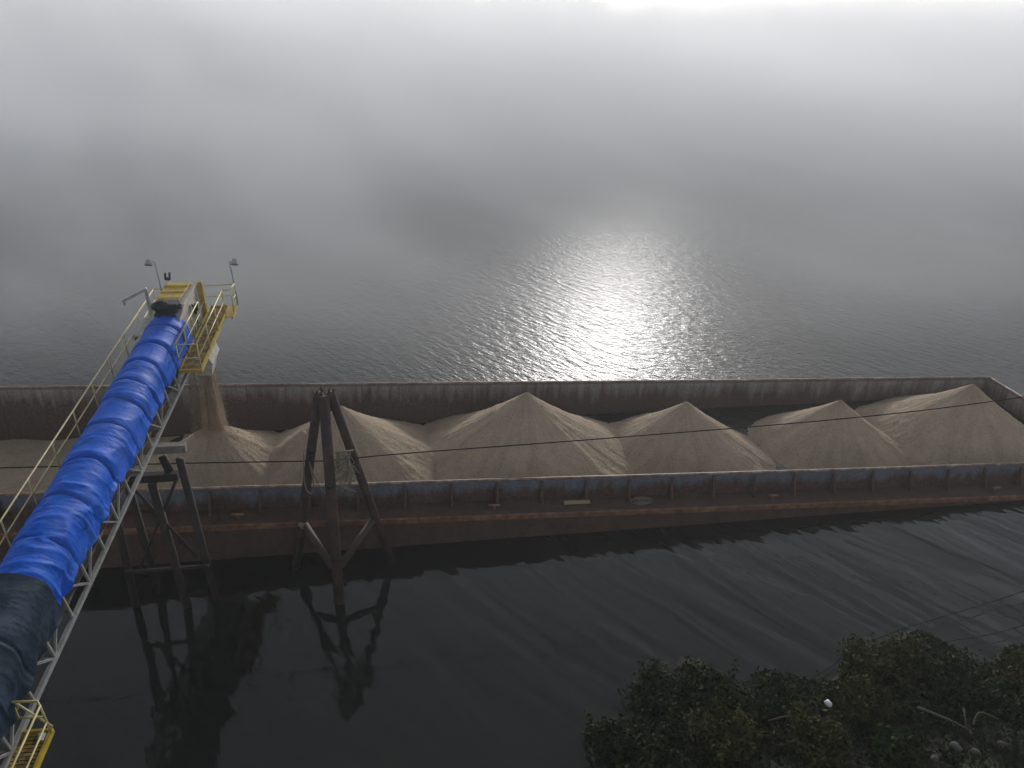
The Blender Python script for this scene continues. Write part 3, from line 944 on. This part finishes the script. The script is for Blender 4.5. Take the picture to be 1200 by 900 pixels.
# ------------------------------------------------------------------ falling sand
top = cw(.37, 4.15, -2.96)
bot = Vector((top.x + .1, YC - .1, 2.1))
TOP = top
na, nz_ = 40, 60
A_, V_ = np.meshgrid(np.linspace(0, 2 * np.pi, na + 1), np.linspace(0, 1, nz_), indexing='ij')
flare = np.clip((V_ - .72) / .28, 0, 1) ** 2
rad = .09 + .05 * V_ + .40 * flare + .10 * (npnoise(A_ * 0 + 3 * np.cos(A_) + 9, 3 * np.sin(A_) + 9 + V_ * 1.5) - .5) + .12 * (npnoise(8 * np.cos(A_) + 19, 8 * np.sin(A_) + 19 + V_ * 3) - .5)
cx = top.x + (bot.x - top.x) * V_; cyy = top.y + (bot.y - top.y) * V_; czz = top.z + (bot.z - top.z) * V_
P = np.stack([cx + rad * 1.15 * np.cos(A_), cyy + rad * np.sin(A_), czz], -1)
sv = [tuple(v) for v in P.reshape(-1, 3)]
idx = np.arange((na + 1) * nz_).reshape(na + 1, nz_)
sf = [(int(idx[i, j]), int(idx[i + 1, j]), int(idx[i + 1, j + 1]), int(idx[i, j + 1])) for i in range(na) for j in range(nz_ - 1)]
mbs = MB(); mbs.add(sv, sf)
gr = np.random.RandomState(5)
def grains(n, x0, rfun, size):
    for _ in range(n):
        v = gr.rand(); a = gr.rand() * 2 * np.pi; q = rfun(v) * (abs(gr.normal(0, .5)) + .75)
        c = Vector((x0 + (bot.x - top.x) * v + q * math.cos(a), top.y + (bot.y - top.y) * v + q * math.sin(a), top.z + (bot.z - top.z) * v))
        s = size * (0.6 + gr.rand()); hgt = s * (2 + 4 * gr.rand())
        vs = [c + Vector((s, 0, 0)), c + Vector((-.5 * s, .86 * s, 0)), c + Vector((-.5 * s, -.86 * s, 0)), c + Vector((0, 0, hgt)), c + Vector((0, 0, -hgt))]
        mbs.add(vs, [(0, 1, 3), (1, 2, 3), (2, 0, 3), (1, 0, 4), (2, 1, 4), (0, 2, 4)])
grains(9000, top.x, lambda v: .27 + .16 * v + .45 * max(0, (v - .75) / .25) ** 2, .006)
grains(3800, top.x - .60, lambda v: .10 + .12 * v, .006)
mbs.v = [tuple(Vector(v) - TOP) for v in mbs.v]
st = mbs.build('sand_stream', M['falling'], None, True)
st.location = TOP
tag(st, 'stream of sand pouring from the conveyor chute onto the low pile', 'sand stream')

dust = MB()
for x_, r0, r1 in ((0.0, .32, .58),):
    dust.tube([(x_ + (bot.x - top.x) * k / 6, (bot.y - top.y) * k / 6, (bot.z - top.z) * k / 6 - .02) for k in range(7)], r0, 16, r1=r1)
d_ = dust.build('sand_dust', vol_mat('sand_dust', .7, .3, color=(.80, .66, .50)))
d_.location = TOP; d_['kind'] = 'stuff'

# ------------------------------------------------------------------ near bank: shrubs, debris
def shrub(x, y, rx, h, mat, label, n=2600, leaf=.05, seed=0):
    h *= .46; rx *= .92; n = int(n * 1.25)
    z0 = float(bank_z(np.array(x), np.array(y))); z0 = max(z0, -.1)
    root = tag(empty('shrub', (x, y, z0)), label, 'shrub', 'shrubs on the near bank')
    k = 9 + int(rx * 6)
    stems = MB(); cs = []
    for i in range(k):
        a = rs.rand() * 2 * np.pi; q = rx * rs.rand() ** .5
        tip = Vector((q * math.cos(a), q * math.sin(a), h * (.55 + .5 * rs.rand()) * (1 - .35 * (q / rx) ** 2)))
        mid = tip * .5 + Vector((0, 0, h * .12))
        stems.tube(smooth_path([Vector((tip.x * .15, tip.y * .15, -.1)), mid, tip], 3), .018, 5, r1=.004)
        m_ = n // k
        u = rs.rand(m_, 1) ** .6
        base = (1 - u) * np.array(mid) + u * np.array(tip)
        cs.append(base + rs.normal(size=(m_, 3)) * [.24, .24, .19] * (1.15 - .5 * u) * (rx ** .5))
        for _ in range(3):
            b2 = mid.lerp(tip, rs.rand()); e2 = b2 + Vector(rs.normal(size=3) * [.22, .22, .16] + [0, 0, .12])
            stems.tube([b2, e2], .006, 4)
            w_ = rs.rand(m_ // 6, 1)
            cs.append((1 - w_) * np.array(b2) + w_ * np.array(e2) * 1.03 + rs.normal(size=(m_ // 6, 3)) * .04)
    for _ in range(int(5 + rx * 5)):             # thin shoots standing out of the crown
        a = rs.rand() * 2 * np.pi; q = rx * (.3 + .8 * rs.rand())
        b2 = Vector((q * math.cos(a) * .7, q * math.sin(a) * .7, h * .35)); e2 = b2 + Vector((.35 * math.cos(a) + rs.normal() * .1, .35 * math.sin(a) + rs.normal() * .1, h * (.5 + .5 * rs.rand())))
        stems.tube([b2, (b2 + e2) * .5 + Vector((0, 0, .06)), e2], .008, 4, r1=.003)
        w_ = rs.rand(26, 1)
        cs.append((1 - w_) * np.array(b2) + w_ * np.array(e2) + rs.normal(size=(26, 3)) * .05)
    P, Q = leaf_cloud(np.concatenate(cs), leaf * 1.15, .75)
    link('foliage', quads_mesh('foliage', P, Q), mat, root)
    stems.build('stem', M['stem'], root)
    return root
D, O = M['leaf_dark'], M['leaf_olive']
shrub(7.4, 15.5, 1.25, 1.7, D, 'dark round shrub at the water edge, at the left of the front clump', 3600)
shrub(5.6, 14.3, .9, 1.1, D, 'lowest dark shrub at the far left end of the bushes', 2000)
shrub(6.2, 13.4, 1.2, 1.5, D, 'dark shrub at the bottom edge left of the clump', 3000)
shrub(8.9, 14.9, 1.1, 1.4, D, 'dark shrub between the left round one and the dry branch', 3000)
shrub(8.2, 13.5, 1.1, 1.3, O, 'olive tinted shrub in front of the dry curved branch', 2800)
shrub(10.5, 14.9, .7, 1.2, D, 'small upright dark shrub just left of the white litter', 1800)
shrub(10.6, 13.2, 1.0, 1.0, O, 'low olive shrub below the white litter', 2400)
shrub(12.6, 14.4, 1.0, 1.1, O, 'olive shrub right of the white litter', 2400)
shrub(14.4, 15.9, 1.25, 1.7, O, 'tall olive shrub on the shore with the mooring line behind it', 3600)
shrub(16.1, 14.7, 1.3, 1.1, D, 'broad dark shrub to the right of the tall olive one', 3200)
shrub(18.4, 14.6, 1.2, 1.0, O, 'olive shrub at the right edge beside the shore', 3000)
shrub(17.2, 13.5, 1.2, 1.0, D, 'low dark shrub at the right edge below the dead branches', 2400)
shrub(12.8, 12.7, .7, .6, M['leaf_bright'], 'small fresh green plant by the stones at the bottom edge', 900, .06)
shrub(14.2, 14.0, .8, .8, D, 'low dark shrub behind the dead branches', 1800)

# ground cover between the shrubs
n = 26000
X = rs.uniform(3.5, 24, n); Y = shore(X) - .15 - rs.rand(n) ** 1.2 * 5.5
Z = bank_z(X, Y) + .02 + .28 * rs.rand(n) * npnoise(X * 1.3, Y * 1.3)
P, Q = leaf_cloud(np.stack([X, Y, Z], -1), .07, .5)
tag(link('ground_cover', quads_mesh('ground_cover', P, Q), M['leaf_dark']), 'dark weeds covering the near bank', 'weeds', kind='stuff')


def branch(pts, r, label):
    p = [Vector(q) for q in pts]
    mb = MB().tube([q - p[0] for q in smooth_path(p, 5)], r, 7, r1=r * .4)
    return mb, p[0], label
def zb(x, y, d=.3): return float(bank_z(np.array(x), np.array(y))) + d
for pts, r, lab, twigs in (
    ([(9.6, 13.9, 1.05), (10.4, 13.9, 1.15), (11.1, 13.65, 1.1), (11.6, 13.3, 1.0)], .022, 'thin dry curved branch lying over the bushes', []),
    ([(13.9, 13.7, 1.15), (14.5, 13.25, 1.12), (15.0, 12.9, 1.0)], .045, 'pale straight dead log on the bank, the thicker one', [((14.9, 12.95, 1.0), (15.05, 13.4, 1.3)), ((14.95, 12.9, 1.0), (14.95, 12.3, .95))]),
    ([(15.1, 13.0, 1.1), (15.4, 13.2, 1.3), (15.8, 12.95, 1.25)], .03, 'short forked dead branch at the lower right corner', [])):
    mb, o0, lab = branch(pts, r, lab)
    for a, b in twigs: mb.tube([Vector(a) - o0, Vector(b) - o0], r * .5, 6)
    t = mb.build('dead_branch', M['stick'], None, True); t.location = o0
    tag(t, lab, 'branch', 'dead branches on the near bank')

# white litter
me = bpy.data.meshes.new('litter'); bm = bmesh.new()
bmesh.ops.create_icosphere(bm, subdivisions=3, radius=.10)
for v in bm.verts: v.co *= 1 + .5 * vnoise(v.co.x * 9, v.co.y * 9, v.co.z * 9, 3); v.co.z *= .8
bm.to_mesh(me); bm.free()
t = link('plastic_bag', me, M['white'], None, True); t.location = (11.55, 14.25, zb(11.55, 14.25, .55))
tag(t, 'small crumpled white plastic bag caught in the bushes', 'litter')
for k, (x, y, s, lab) in enumerate(((14.1, 12.35, .14, 'pale stone at the bottom edge next to the fresh green plant'), (14.5, 12.15, .10, 'smaller grey stone right of the pale one at the bottom edge'),
                                    (13.3, 12.1, .10, 'grey stone left of the pale one at the bottom edge'), (15.3, 12.2, .11, 'grey stone below the forked dead branch'))):
    me = bpy.data.meshes.new('stone'); bm = bmesh.new()
    bmesh.ops.create_icosphere(bm, subdivisions=3, radius=s)
    for v in bm.verts: v.co *= 1 + .5 * vnoise(v.co.x * 5, v.co.y * 5, v.co.z * 5, k + 2); v.co.z *= .6
    bm.to_mesh(me); bm.free()
    t = link('stone', me, M['stone']); t.location = (x, y, zb(x, y, .12)); tag(t, lab, 'stone', 'stones on the near bank')
